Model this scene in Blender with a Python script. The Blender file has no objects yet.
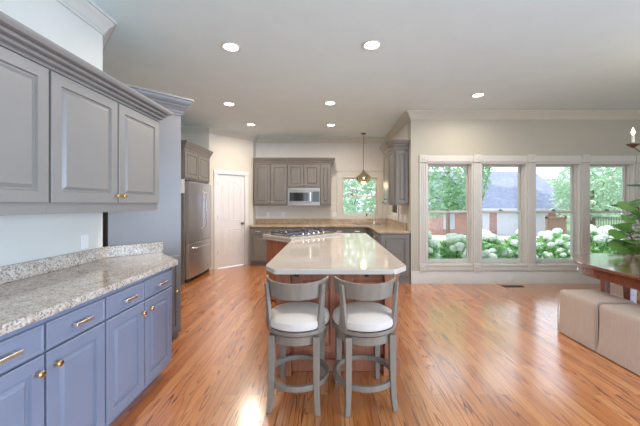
import bpy, bmesh, math, random
from mathutils import Vector, Matrix
random.seed(7)
scene = bpy.context.scene
COL = scene.collection
PI = math.pi
R = math.radians

# ------------------------------------------------------------------ camera
cam_d = bpy.data.cameras.new('camera')
cam = bpy.data.objects.new('camera', cam_d); COL.objects.link(cam)
cam.location = (0, 0, 1.39); cam.rotation_euler = (PI/2, 0, 0)
cam_d.sensor_width = 36; cam_d.lens = 302/640*36
cam_d.shift_x = -8/640; cam_d.shift_y = -9/640
cam_d.clip_start = 0.02; cam_d.clip_end = 300
scene.camera = cam

# ------------------------------------------------------------------ world, sun, added fill lamps
world = bpy.data.worlds.new('sky'); scene.world = world; world.use_nodes = True
bg = world.node_tree.nodes['Background']
bg.inputs[0].default_value = (0.80, 0.90, 1.0, 1); bg.inputs[1].default_value = 2.4

def light(name, kind, loc, energy, color, rot=(0, 0, 0), sx=1, sy=1, spread=None):
    d = bpy.data.lights.new(name, kind); d.energy = energy; d.color = color
    if kind == 'AREA':
        d.shape = 'RECTANGLE'; d.size = sx; d.size_y = sy
        if spread: d.spread = R(spread)
    o = bpy.data.objects.new(name, d); COL.objects.link(o); o.location = loc; o.rotation_euler = rot
    return o
sun = light('sun', 'SUN', (-10, -5, 20), 3.2, (1.0, 0.95, 0.86))
sun.rotation_euler = Vector((0.55, 0.14, -0.82)).to_track_quat('-Z', 'Y').to_euler(); sun.data.angle = R(1)
# fill lamps added in unseen rear and right-hand wall openings, to brighten the room
light('daylight_rear', 'AREA', (0.4, -3.15, 1.45), 60, (0.72, 0.84, 1.0), (R(100), 0, 0), 3.6, 2.1)
light('daylight_rear_east', 'AREA', (4.2, -3.15, 1.45), 40, (0.72, 0.84, 1.0), (R(100), 0, 0), 2.4, 2.1)
light('daylight_right', 'AREA', (6.25, -0.7, 1.3), 235, (0.54, 0.73, 1.0), (R(90), 0, R(90)), 4.0, 2.0, 115)
scene.view_settings.view_transform = 'Standard'; scene.view_settings.look = 'None'
scene.view_settings.gamma = 1; scene.view_settings.use_curve_mapping = False
scene.view_settings.exposure = 0.0
scene.cycles.use_denoising = True
scene.cycles.max_bounces = 10; scene.cycles.diffuse_bounces = 5
scene.cycles.transparent_max_bounces = 16
CAN_W = 18      # watts of each recessed lamp

# ------------------------------------------------------------------ materials
def new_mat(name):
    m = bpy.data.materials.new(name); m.use_nodes = True
    nt = m.node_tree; p = nt.nodes['Principled BSDF']
    return m, nt, p
def node(nt, t, **kw):
    n = nt.nodes.new(t)
    for k, v in kw.items(): setattr(n, k, v)
    return n
def ramp(nt, fac, stops):
    r = node(nt, 'ShaderNodeValToRGB'); e = r.color_ramp.elements
    while len(e) < len(stops): e.new(0.5)
    for i, (p, c) in enumerate(stops): e[i].position = p; e[i].color = (*c, 1)
    nt.links.new(fac, r.inputs[0]); return r.outputs[0]
def coords(nt, scale=(1, 1, 1), rot=(0, 0, 0), kind='Object'):
    tc = node(nt, 'ShaderNodeTexCoord'); mp = node(nt, 'ShaderNodeMapping')
    mp.inputs['Scale'].default_value = scale; mp.inputs['Rotation'].default_value = rot
    nt.links.new(tc.outputs[kind], mp.inputs[0]); return mp.outputs[0]
def noise(nt, vec, scale, detail=3, rough=0.5, dist=0):
    n = node(nt, 'ShaderNodeTexNoise'); n.inputs['Scale'].default_value = scale
    n.inputs['Detail'].default_value = detail; n.inputs['Roughness'].default_value = rough
    n.inputs['Distortion'].default_value = dist
    nt.links.new(vec, n.inputs['Vector']); return n.outputs['Fac']
def mixc(nt, fac, a, b, mode='MIX'):
    m = node(nt, 'ShaderNodeMix', data_type='RGBA', blend_type=mode)
    for inp, v in ((m.inputs[0], fac), (m.inputs[6], a), (m.inputs[7], b)):
        if isinstance(v, (int, float)): inp.default_value = v
        elif isinstance(v, tuple): inp.default_value = (*v, 1)
        else: nt.links.new(v, inp)
    return m.outputs[2]
def math_n(nt, op, a, b=None):
    m = node(nt, 'ShaderNodeMath', operation=op)
    for i, v in enumerate((a, b)):
        if v is None: continue
        if isinstance(v, (int, float)): m.inputs[i].default_value = v
        else: nt.links.new(v, m.inputs[i])
    return m.outputs[0]
def bump(nt, p, h, strength=0.2, dist=0.01):
    b = node(nt, 'ShaderNodeBump'); b.inputs['Strength'].default_value = strength; b.inputs['Distance'].default_value = dist
    nt.links.new(h, b.inputs['Height']); nt.links.new(b.outputs[0], p.inputs['Normal'])

def paint(name, c, rough=0.5, var=0.06, scale=3, metal=0):
    m, nt, p = new_mat(name)
    n = noise(nt, coords(nt), scale, 4)
    a = tuple(x*(1-var) for x in c); b = tuple(min(1, x*(1+var)) for x in c)
    nt.links.new(ramp(nt, n, [(0.3, a), (0.7, b)]), p.inputs['Base Color'])
    p.inputs['Roughness'].default_value = rough; p.inputs['Metallic'].default_value = metal
    return m
def fabric(name, c, scale=220, rough=0.95, stretch=None):
    m, nt, p = new_mat(name); v = coords(nt)
    n = noise(nt, coords(nt, stretch) if stretch else v, scale, 2); n2 = noise(nt, v, 6, 3)
    col = mixc(nt, 0.4, ramp(nt, n, [(0.3, tuple(x*0.85 for x in c)), (0.7, c)]), ramp(nt, n2, [(0.3, tuple(x*0.93 for x in c)), (0.7, c)]))
    nt.links.new(col, p.inputs['Base Color']); p.inputs['Roughness'].default_value = rough
    bump(nt, p, n, 0.5 if stretch else 0.3, 0.006 if stretch else 0.002); return m
def wood(name, dark, light_, rough=0.3, stretch=(30, 30, 2), coat=0.0):
    m, nt, p = new_mat(name)
    n = noise(nt, coords(nt, stretch), 1.0, 5, 0.6, 0.6)
    nt.links.new(ramp(nt, n, [(0.3, dark), (0.7, light_)]), p.inputs['Base Color'])
    p.inputs['Roughness'].default_value = rough; p.inputs['Coat Weight'].default_value = coat
    p.inputs['Coat Roughness'].default_value = 0.1; return m
def granite(name, base, mid, dark, light_):
    m, nt, p = new_mat(name); v = coords(nt)
    vo = node(nt, 'ShaderNodeTexVoronoi'); vo.inputs['Scale'].default_value = 130; nt.links.new(v, vo.inputs['Vector'])
    sep = node(nt, 'ShaderNodeSeparateColor'); nt.links.new(vo.outputs['Color'], sep.inputs[0])
    c1 = ramp(nt, sep.outputs[0], [(0.0, dark), (0.13, dark), (0.17, mid), (0.4, mid), (0.45, base), (0.75, base), (0.82, light_)])
    n = noise(nt, v, 14, 5, 0.6)
    c2 = ramp(nt, n, [(0.35, mid), (0.55, base), (0.7, light_)])
    nt.links.new(mixc(nt, 0.45, c1, c2), p.inputs['Base Color'])
    p.inputs['Roughness'].default_value = 0.12; return m
def oak_floor():
    m, nt, p = new_mat('oak_strip_floor')
    v = coords(nt, (1, 1, 1), (0, 0, R(90)))
    br = node(nt, 'ShaderNodeTexBrick'); nt.links.new(v, br.inputs['Vector'])
    br.inputs['Scale'].default_value = 1.0; br.inputs['Brick Width'].default_value = 1.1
    br.inputs['Row Height'].default_value = 0.083; br.inputs['Mortar Size'].default_value = 0.0012
    br.inputs['Mortar Smooth'].default_value = 0.2; br.inputs['Bias'].default_value = 0.0
    br.offset = 0.37; br.offset_frequency = 2
    br.inputs['Color1'].default_value = (0, 0, 0, 1); br.inputs['Color2'].default_value = (1, 1, 1, 1)
    br.inputs['Mortar'].default_value = (0.3, 0.3, 0.3, 1)
    # a random shift per board so the grain does not run across joints
    vm = node(nt, 'ShaderNodeVectorMath', operation='MULTIPLY'); nt.links.new(br.outputs['Color'], vm.inputs[0]); vm.inputs[1].default_value = (7.3, 3.1, 5.7)
    va = node(nt, 'ShaderNodeVectorMath', operation='ADD')
    nt.links.new(coords(nt, (11, 0.7, 1)), va.inputs[0]); nt.links.new(vm.outputs[0], va.inputs[1])
    n1 = noise(nt, va.outputs[0], 1.0, 2, 0.45, 0.3)
    lines = math_n(nt, 'SINE', math_n(nt, 'MULTIPLY', n1, 58.0))
    fine = noise(nt, coords(nt, (160, 5, 1)), 1.0, 3, 0.6)
    sep = node(nt, 'ShaderNodeSeparateColor'); nt.links.new(br.outputs['Color'], sep.inputs[0])
    board = ramp(nt, sep.outputs[0], [(0.0, (0.52, 0.165, 0.04)), (0.5, (0.64, 0.23, 0.065)), (1.0, (0.72, 0.30, 0.10))])
    amt = ramp(nt, math_n(nt, 'FRACT', math_n(nt, 'MULTIPLY', sep.outputs[0], 7.31)), [(0.3, (0.45, 0.45, 0.45)), (0.7, (1, 1, 1))])
    g1 = ramp(nt, lines, [(0.0, (1, 1, 1)), (0.70, (1, 1, 1)), (0.98, (0.40, 0.27, 0.20))])
    g2 = ramp(nt, fine, [(0.36, (0.72, 0.66, 0.6)), (0.56, (1, 1, 1))])
    c = mixc(nt, amt, board, g1, 'MULTIPLY'); c = mixc(nt, 0.7, c, g2, 'MULTIPLY')
    c = mixc(nt, br.outputs['Fac'], c, (0.16, 0.07, 0.03))
    nt.links.new(c, p.inputs['Base Color'])
    p.inputs['Roughness'].default_value = 0.25
    p.inputs['Coat Weight'].default_value = 1.0; p.inputs['Coat Roughness'].default_value = 0.19; p.inputs['Coat IOR'].default_value = 2.15
    bump(nt, p, math_n(nt, 'SUBTRACT', 1.0, br.outputs['Fac']), 0.15, 0.002)
    return m
def glass_pane():
    m = bpy.data.materials.new('window_glass'); m.use_nodes = True; nt = m.node_tree
    nt.nodes.clear()
    out = node(nt, 'ShaderNodeOutputMaterial'); mx = node(nt, 'ShaderNodeMixShader')
    fr = node(nt, 'ShaderNodeFresnel'); fr.inputs[0].default_value = 1.3
    tr = node(nt, 'ShaderNodeBsdfTransparent'); gl = node(nt, 'ShaderNodeBsdfGlossy')
    tr.inputs[0].default_value = (0.97, 0.98, 0.98, 1); gl.inputs['Roughness'].default_value = 0.02
    nt.links.new(fr.outputs[0], mx.inputs[0]); nt.links.new(tr.outputs[0], mx.inputs[1]); nt.links.new(gl.outputs[0], mx.inputs[2])
    nt.links.new(mx.outputs[0], out.inputs[0]); return m
def metal(name, c, rough=0.25, brushed=None):
    m, nt, p = new_mat(name)
    p.inputs['Metallic'].default_value = 1; p.inputs['Base Color'].default_value = (*c, 1)
    n = noise(nt, coords(nt, brushed or (20, 20, 20)), 1.0, 3)
    mr = node(nt, 'ShaderNodeMapRange'); nt.links.new(n, mr.inputs[0])
    mr.inputs[3].default_value = rough*0.8; mr.inputs[4].default_value = rough*1.25
    nt.links.new(mr.outputs[0], p.inputs['Roughness']); return m
def emit(name, c, s):
    m, nt, p = new_mat(name); p.inputs['Emission Color'].default_value = (*c, 1); p.inputs['Emission Strength'].default_value = s
    p.inputs['Base Color'].default_value = (*c, 1); return m
def leafy(name, a, b, rough=0.5, transl=0.3):
    m, nt, p = new_mat(name)
    g = node(nt, 'ShaderNodeNewGeometry')
    nt.links.new(ramp(nt, g.outputs['Random Per Island'], [(0.0, a), (1.0, b)]), p.inputs['Base Color'])
    p.inputs['Roughness'].default_value = rough
    if transl:
        tl = node(nt, 'ShaderNodeBsdfTranslucent'); tl.inputs[0].default_value = (*[min(1, x*1.3) for x in b], 1)
        mx = node(nt, 'ShaderNodeMixShader'); mx.inputs[0].default_value = transl
        out = nt.nodes['Material Output']
        nt.links.new(p.outputs[0], mx.inputs[1]); nt.links.new(tl.outputs[0], mx.inputs[2]); nt.links.new(mx.outputs[0], out.inputs[0])
    return m
def brick_mat():
    m, nt, p = new_mat('red_brick'); v = coords(nt, (1, 1, 1), (R(90), 0, 0))
    br = node(nt, 'ShaderNodeTexBrick'); nt.links.new(v, br.inputs['Vector'])
    br.inputs['Scale'].default_value = 1; br.inputs['Brick Width'].default_value = 0.22; br.inputs['Row Height'].default_value = 0.075
    br.inputs['Mortar Size'].default_value = 0.008
    br.inputs['Color1'].default_value = (0.36, 0.16, 0.12, 1); br.inputs['Color2'].default_value = (0.46, 0.24, 0.19, 1); br.inputs['Mortar'].default_value = (0.45, 0.38, 0.34, 1)
    nt.links.new(br.outputs[0], p.inputs['Base Color']); p.inputs['Roughness'].default_value = 0.9; return m
def shingle_mat():
    m, nt, p = new_mat('roof_shingles'); v = coords(nt)
    br = node(nt, 'ShaderNodeTexBrick'); nt.links.new(v, br.inputs['Vector'])
    br.inputs['Scale'].default_value = 1; br.inputs['Brick Width'].default_value = 0.3; br.inputs['Row Height'].default_value = 0.15; br.inputs['Mortar Size'].default_value = 0.01
    br.inputs['Color1'].default_value = (0.25, 0.27, 0.40, 1); br.inputs['Color2'].default_value = (0.33, 0.35, 0.50, 1); br.inputs['Mortar'].default_value = (0.2, 0.21, 0.31, 1)
    nt.links.new(br.outputs[0], p.inputs['Base Color']); p.inputs['Roughness'].default_value = 0.85; return m
def lawn_mat():
    m, nt, p = new_mat('lawn_grass'); v = coords(nt)
    n = noise(nt, v, 3, 6); n2 = noise(nt, v, 60, 3)
    c = mixc(nt, 0.5, ramp(nt, n, [(0.3, (0.15, 0.24, 0.12)), (0.7, (0.24, 0.35, 0.19))]), ramp(nt, n2, [(0.3, (0.13, 0.22, 0.10)), (0.7, (0.26, 0.37, 0.20))]))
    nt.links.new(c, p.inputs['Base Color']); p.inputs['Roughness'].default_value = 0.95; return m

M = dict(
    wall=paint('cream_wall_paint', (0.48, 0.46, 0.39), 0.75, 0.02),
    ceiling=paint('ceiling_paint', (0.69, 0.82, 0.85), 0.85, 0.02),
    trim=paint('white_trim_paint', (0.62, 0.61, 0.57), 0.4, 0.02),
    kwall=paint('kitchen_cream_wall_paint', (0.66, 0.625, 0.55), 0.75, 0.02),
    crown=paint('cream_crown_paint', (0.58, 0.565, 0.49), 0.5, 0.02),
    doorwhite=paint('white_door_paint', (0.78, 0.77, 0.77), 0.4, 0.02),
    offwhite=paint('off_white_wall_paint', (0.66, 0.65, 0.60), 0.75, 0.02),
    splash=paint('pale_wall_paint', (0.70, 0.67, 0.63), 0.7, 0.02),
    cab=paint('warm_grey_cabinet_paint', (0.170, 0.158, 0.144), 0.36, 0.04),
    bluecab=paint('blue_grey_cabinet_paint', (0.200, 0.226, 0.305), 0.34, 0.04),  # same grey as the uppers, with the blue of daylight put into the colour
    softcab=paint('soft_grey_cabinet_paint', (0.252, 0.238, 0.222), 0.36, 0.04),  # same cabinet grey, warm lamplight put into its colour
    tallcab=paint('slate_grey_cabinet_paint', (0.215, 0.206, 0.206), 0.36, 0.04),  # same cabinet grey, its tone shifted for the light falling there
    dark=paint('dark_recess', (0.03, 0.03, 0.035), 0.7),
    black=paint('black_plastic', (0.02, 0.02, 0.022), 0.35),
    blackglass=paint('black_glass', (0.015, 0.015, 0.018), 0.06),
    white=paint('white_plastic', (0.80, 0.80, 0.80), 0.4, 0.02),
    granite=granite('pale_speckled_granite', (0.56, 0.49, 0.42), (0.40, 0.32, 0.26), (0.05, 0.045, 0.045), (0.76, 0.73, 0.69)),  # same stone as the kitchen counter, greyed in colour for daylight
    kgranite=granite('golden_speckled_granite', (0.50, 0.38, 0.24), (0.34, 0.24, 0.15), (0.05, 0.035, 0.03), (0.62, 0.52, 0.38)),  # same stone as the left counter, warm light put into its colour
    quartz=paint('cream_polished_quartz', (0.57, 0.51, 0.455), 0.06, 0.04, 8),
    floor=oak_floor(),
    cherry=wood('cherry_wood', (0.30, 0.105, 0.055), (0.44, 0.175, 0.095), 0.35),
    mahogany=wood('mahogany_wood', (0.13, 0.035, 0.02), (0.24, 0.075, 0.04), 0.12, (2, 30, 30), 1.0),
    stoolwood=wood('weathered_grey_wood', (0.20, 0.168, 0.136), (0.25, 0.212, 0.174), 0.4, (25, 25, 4)),
    cushion=fabric('cream_upholstery', (0.70, 0.635, 0.58)),
    linen=fabric('beige_linen', (0.55, 0.465, 0.41), 1.0, 0.95, (110, 110, 9)),
    brass=metal('polished_brass', (0.83, 0.60, 0.30), 0.2),
    champagne=metal('champagne_pull', (0.92, 0.86, 0.75), 0.36),
    steel=metal('stainless_steel', (0.34, 0.325, 0.31), 0.36, (3, 3, 3)),
    fsteel=metal('brushed_refrigerator_steel', (0.62, 0.62, 0.64), 0.34, (3, 3, 3)),
    faucet=metal('satin_nickel', (0.88, 0.88, 0.90), 0.4),
    chrome=metal('chrome', (0.74, 0.74, 0.76), 0.25),
    mercury=metal('mercury_glass', (0.70, 0.62, 0.42), 0.14, (12, 12, 12)),
    bronze=metal('aged_bronze', (0.22, 0.18, 0.14), 0.4),
    grate=metal('grey_grate_iron', (0.22, 0.23, 0.27), 0.35),
    paleglass=paint('pale_reflecting_glass', (0.40, 0.47, 0.53), 0.1),
    iron=paint('cast_iron', (0.03, 0.03, 0.033), 0.5),
    glass=glass_pane(),
    canlens=emit('lamp_lens', (1.0, 0.90, 0.76), 9.0),
    bulb=emit('candle_bulb', (1.0, 0.72, 0.45), 12.0),
    pbulb=emit('pendant_bulb', (1.0, 0.72, 0.42), 6.0),
    candle=paint('ivory_candle_sleeve', (0.80, 0.72, 0.60), 0.6),
    leaf=leafy('tree_leaves', (0.20, 0.38, 0.22), (0.46, 0.62, 0.44)),
    leaf2=leafy('pale_tree_leaves', (0.28, 0.44, 0.30), (0.56, 0.70, 0.54)),
    hleaf=leafy('hydrangea_leaves', (0.16, 0.38, 0.14), (0.42, 0.68, 0.34)),
    bloom=paint('hydrangea_petals', (0.66, 0.76, 0.68), 0.9, 0.10, 30),
    fig=leafy('fig_leaves', (0.10, 0.26, 0.06), (0.24, 0.44, 0.13), 0.35, 0.12),
    bark=wood('bark', (0.12, 0.08, 0.055), (0.22, 0.16, 0.11), 0.9),
    brick=brick_mat(), shingle=shingle_mat(), lawn=lawn_mat(),
    drive=paint('pale_concrete', (0.62, 0.56, 0.54), 0.9, 0.08),
    garage=paint('white_garage_paint', (0.62, 0.62, 0.68), 0.6, 0.02),
    terracotta=paint('basket_pot', (0.35, 0.24, 0.15), 0.8, 0.15, 40),
    fencewood=wood('fence_wood', (0.20, 0.12, 0.09), (0.32, 0.21, 0.16), 0.8),
)

# ------------------------------------------------------------------ mesh helpers
def box(bm, x0, y0, z0, x1, y1, z1):
    x0, x1 = sorted((x0, x1)); y0, y1 = sorted((y0, y1)); z0, z1 = sorted((z0, z1))
    v = [bm.verts.new((x, y, z)) for z in (z0, z1) for y in (y0, y1) for x in (x0, x1)]
    for f in ((0, 2, 3, 1), (4, 5, 7, 6), (0, 1, 5, 4), (2, 6, 7, 3), (0, 4, 6, 2), (1, 3, 7, 5)):
        bm.faces.new([v[i] for i in f])
def loft(bm, rings, cap0=True, cap1=True, closed=True):
    vs = [[bm.verts.new(p) for p in r] for r in rings]
    n = len(vs[0])
    for a, b in zip(vs, vs[1:]):
        for i in range(n if closed else n-1):
            j = (i+1) % n; bm.faces.new((a[i], a[j], b[j], b[i]))
    if cap0: bm.faces.new(vs[0][::-1])
    if cap1: bm.faces.new(vs[-1])
def prism(bm, poly, z0, z1, ease=0.0):
    rings = [[(x, y, z0) for x, y in poly]]
    if ease:
        cx = sum(p[0] for p in poly)/len(poly); cy = sum(p[1] for p in poly)/len(poly)
        def sh(d):
            out = []
            for x, y in poly:
                l = math.hypot(x-cx, y-cy); out.append((x-(x-cx)/l*d, y-(y-cy)/l*d))
            return out
        s = sh(ease)
        rings = [[(x, y, z0) for x, y in s], [(x, y, z0+ease) for x, y in poly], [(x, y, z1-ease) for x, y in poly], [(x, y, z1) for x, y in s]]
    else: rings.append([(x, y, z1) for x, y in poly])
    loft(bm, rings)
def lathe(bm, prof, o=(0, 0, 0), axis='z', sg=1, n=20):
    rings = []
    for r, h in prof:
        ring = []
        for k in range(n):
            a = 2*PI*k/n; c, s = r*math.cos(a), r*math.sin(a); h_ = h*sg
            p = {'z': (c, s, h_), 'y': (c, h_, s), 'x': (h_, c, s)}[axis]
            ring.append((o[0]+p[0], o[1]+p[1], o[2]+p[2]))
        rings.append(ring)
    loft(bm, rings)
def tube(bm, pts, r, n=8, r2=None):
    pts = [Vector(p) for p in pts]; rings = []
    ref = None
    for i, p in enumerate(pts):
        t = (pts[min(i+1, len(pts)-1)] - pts[max(i-1, 0)]).normalized()
        if ref is None: ref = t.orthogonal().normalized()
        ref = (ref - t*ref.dot(t)).normalized(); b = t.cross(ref)
        rr = r if r2 is None else r+(r2-r)*i/(len(pts)-1)
        rings.append([p + (ref*math.cos(2*PI*k/n)+b*math.sin(2*PI*k/n))*rr for k in range(n)])
    loft(bm, rings)
def beam(bm, secs):      # secs: (x, y, z, half width x, half width y)
    loft(bm, [[(x-a, y-b, z), (x+a, y-b, z), (x+a, y+b, z), (x-a, y+b, z)] for x, y, z, a, b in secs])
def sweep(bm, prof, path, z, side=1):
    path = [Vector(p) for p in path]; rings = []; ns = []
    for a, b in zip(path, path[1:]):
        d = (b-a).normalized(); ns.append(Vector((-d.y, d.x))*side)
    for i, p in enumerate(path):
        if i == 0: m = ns[0]
        elif i == len(path)-1: m = ns[-1]
        else: m = (ns[i-1]+ns[i])/(1+ns[i-1].dot(ns[i]))
        rings.append([(p.x+m.x*o, p.y+m.y*o, z+h) for o, h in prof])
    loft(bm, rings)
def arc_band(bm, r0, r1, z0, z1, a0, a1, n=24, lean=0.0, c=(0, 0), taper=0.0):
    rings = []
    for i in range(n+1):
        t = i/n; a = a0+(a1-a0)*t; e = (2*t-1)**2*taper
        def P(r, z): return (c[0]+r*math.cos(a), c[1]+r*math.sin(a), z)
        rings.append([P(r0, z0+e), P(r1, z0+e), P(r1+lean, z1+e), P(r0+lean, z1+e)])
    loft(bm, rings)
def ring_band(bm, r0, r1, z0, z1, n=40):
    rings = []
    for i in range(n):
        a = 2*PI*i/n; c, s = math.cos(a), math.sin(a)
        rings.append([bm.verts.new(p) for p in ((r0*c, r0*s, z0), (r1*c, r1*s, z0), (r1*c, r1*s, z1), (r0*c, r0*s, z1))])
    for i in range(n):
        a, b = rings[i], rings[(i+1) % n]
        for k in range(4): bm.faces.new((a[k], a[(k+1) % 4], b[(k+1) % 4], b[k]))
def panel(bm, x0, x1, z0, z1, y, t=0.02, rail=0.055, raised=True):
    L = [(0, 0), (0, t-.003), (.003, t)]
    if raised: L += [(rail, t), (rail+.004, t-.012), (rail+.014, t-.012), (rail+.032, t-.001)]
    else: L += [(.010, t), (.013, t-.002)]
    rings = [[(x0+i, y-d, z0+i), (x1-i, y-d, z0+i), (x1-i, y-d, z1-i), (x0+i, y-d, z1-i)] for i, d in L]
    loft(bm, rings)
def knob(bm, x, y, z):
    lathe(bm, [(.006, 0), (.005, .012), (.008, .016), (.015, .022), (.0165, .028), (.012, .034), (.004, .036)], (x, y, z), 'y', -1, 14)
def pull(bm, x, y, z, w=.11):
    for s in (-1, 1): box(bm, x+s*w*.36-.005, y, z-.005, x+s*w*.36+.005, y-.024, z+.005)
    box(bm, x-w/2, y-.034, z-.009, x+w/2, y-.022, z+.009)

def BM(): return bmesh.new()
def build(name, bm, mat, parent=None, bevel=0.0, loc=None, rz=0.0, label=None):
    sharp = 12 if name in ('door', 'drawer', 'panel', 'end_panel', 'corner_panel', 'door_panel', 'slipcover_') else 31
    bmesh.ops.recalc_face_normals(bm, faces=bm.faces)
    for f in bm.faces: f.smooth = True
    for e in bm.edges:
        if len(e.link_faces) != 2 or e.calc_face_angle(0) > R(sharp): e.smooth = False
    me = bpy.data.meshes.new(name); bm.to_mesh(me); bm.free()
    me.materials.append(mat)
    o = bpy.data.objects.new(name, me); COL.objects.link(o)
    if parent: o.parent = parent
    if loc: o.location = loc
    if rz: o.rotation_euler = (0, 0, rz)
    if bevel:
        b = o.modifiers.new('bevel', 'BEVEL'); b.width = bevel; b.segments = 2; b.limit_method = 'ANGLE'; b.angle_limit = R(50)
    if label: o['label'] = label
    return o
def tag(o, label, cat, group=None, kind=None):
    o['label'] = label; o['category'] = cat
    if group: o['group'] = group
    if kind: o['kind'] = kind
    return o
def thing(name, label, cat, loc=(0, 0, 0), rz=0.0, group=None):
    o = bpy.data.objects.new(name, None); COL.objects.link(o)
    o.empty_display_size = 0.1; o.location = loc; o.rotation_euler = (0, 0, rz)
    return tag(o, label, cat, group)
def struct(name, bm, mat, label, cat, bevel=0.0):
    return tag(build(name, bm, mat, None, bevel), label, cat, kind='structure')
def copy_tree(o, parent=None):
    c = o.copy(); COL.objects.link(c)
    if parent: c.parent = parent
    for ch in list(o.children): copy_tree(ch, c)
    return c

# ------------------------------------------------------------------ room shell
ZC = 3.0
XL, XK, YW, YB = -1.97, 1.45, 5.28, 7.35      # left wall, kitchen right wall, window wall, back wall
XR, YR = 6.3, -3.2
def wall(name, p0, p1, z1, thick, opens, mat, label, side=1):
    p0, p1 = Vector(p0), Vector(p1); d = (p1-p0); L = d.length; d.normalize(); n = Vector((-d.y, d.x))*side
    us = sorted({0, L, *[u for o in opens for u in o[:2]]}); zs = sorted({0, z1, *[z for o in opens for z in o[2:]]})
    bm = BM()
    for u0, u1 in zip(us, us[1:]):
        for z0, zz in zip(zs, zs[1:]):
            uc, zc = (u0+u1)/2, (z0+zz)/2
            if any(o[0] < uc < o[1] and o[2] < zc < o[3] for o in opens): continue
            a, b = p0+d*u0, p0+d*u1
            loft(bm, [[(q.x, q.y, z), (r_.x, r_.y, z), (r_.x+n.x*thick, r_.y+n.y*thick, z), (q.x+n.x*thick, q.y+n.y*thick, z)] for z in (z0, zz) for q, r_ in ((a, b),)])
    bmesh.ops.remove_doubles(bm, verts=bm.verts, dist=1e-5)
    return struct(name, bm, mat, label, 'wall')

bm = BM(); prism(bm, [(-3.6, YR-.1), (XR+.1, YR-.1), (XR+.1, YW+.12), (XK+.1, YW+.12), (XK+.1, YB+.1), (-3.6, YB+.1)], -0.12, 0)
struct('floor', bm, M['floor'], 'glossy orange brown oak strip floor running toward the kitchen', 'floor')
bm = BM(); prism(bm, [(-3.6, YR-.1), (XR+.3, YR-.1), (XR+.3, YW+.35), (XK+.25, YW+.35), (XK+.25, YB+.25), (-3.6, YB+.25)], ZC, ZC+.2)
struct('ceiling', bm, M['ceiling'], 'flat pale grey ceiling with recessed lamps', 'ceiling')

wall('wall_left', (XL, YR), (XL, 2.64), ZC, .1, [], M['offwhite'], 'cream left wall behind the grey cabinets', 1)
bm = BM(); prism(bm, [(XL, 2.64), (-3.25, 3.92), (-3.32, 3.85), (XL-.1, 2.60)], 0, ZC)
struct('wall_left_corner', bm, M['wall'], 'cream wall turning away behind the tall angled cabinet', 'wall')
wall('wall_fridge', (-3.25, 3.92), (-3.25, 6.35), ZC, .1, [], M['wall'], 'cream wall behind the refrigerator', 1)
wall('wall_fridge_far', (-3.25, 6.35), (-2.5, 6.35), ZC, .1, [], M['kwall'], 'cream wall above and beyond the refrigerator', 1)
s2 = math.sqrt(2)
wall('wall_pantry', (-2.5, 6.35), (-1.76, 7.09), ZC, .06, [(.128*s2, .585*s2, 0, 2.034)], M['kwall'], 'cream diagonal wall holding the white pantry door', 1)
wall('wall_pantry_return', (-1.76, 7.09), (-1.76, YB), ZC, .1, [], M['kwall'], 'short cream wall between the pantry door and the kitchen cabinets', 1)
# kitchen back wall with the window over the sink
BW = (.345, 1.195, 1.155, 2.01)
wall('wall_back', (-1.76, YB), (XK, YB), ZC, .14, [(BW[0]+1.76, BW[1]+1.76, BW[2]-.03, BW[3]+.02)], M['splash'], 'pale back wall of the kitchen above the counter', 1)
# kitchen right wall with a small window
wall('wall_kitchen_right', (XK, YB), (XK, YW+.22), ZC, .09, [(YB-7.2, YB-6.27, 1.14, 2.0)], M['splash'], 'pale right wall of the kitchen beside the sink', 1)
WO = [(1.731, 2.535), (2.675, 3.479), (3.619, 4.423), (4.563, 5.367)]; WZ0, WZ1 = .33, 2.11
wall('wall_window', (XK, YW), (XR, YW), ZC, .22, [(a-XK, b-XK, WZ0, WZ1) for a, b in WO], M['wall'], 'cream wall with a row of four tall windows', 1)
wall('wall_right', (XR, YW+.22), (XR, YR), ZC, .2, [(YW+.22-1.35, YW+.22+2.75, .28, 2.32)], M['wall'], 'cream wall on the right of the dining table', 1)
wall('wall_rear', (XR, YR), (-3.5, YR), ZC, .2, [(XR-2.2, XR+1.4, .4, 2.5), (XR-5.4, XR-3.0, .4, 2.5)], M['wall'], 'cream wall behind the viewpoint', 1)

# crown mouldings and baseboards
CROWN = [(0, -.135), (.012, -.135), (.014, -.115), (.028, -.10), (.036, -.075), (.065, -.045), (.080, -.030), (.082, -.022), (.098, -.020), (.098, 0), (0, 0)]
bm = BM(); sweep(bm, CROWN, [(XL, YR), (XL, 2.64), (-3.25, 3.92)], ZC, -1)
struct('trim_1', bm, M['trim'], 'white crown moulding turning the corner above the left cabinets', 'crown moulding')
bm = BM(); sweep(bm, CROWN, [(-3.25, 6.35), (-2.5, 6.35), (-1.76, 7.09), (-1.76, YB), (XK, YB), (XK, YW), (XR, YW)], ZC, -1)
struct('trim_2', bm, M['crown'], 'cream crown moulding around the kitchen and over the window wall', 'crown moulding')
BASE = [(0, 0), (.022, 0), (.022, .155), (.016, .165), (.016, .185), (.008, .20), (.008, .215), (0, .22)]
bm = BM(); sweep(bm, BASE, [(XK, YW), (XR, YW)], 0, -1)
struct('baseboard_window', bm, M['trim'], 'tall white baseboard under the row of windows', 'baseboard')

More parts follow.
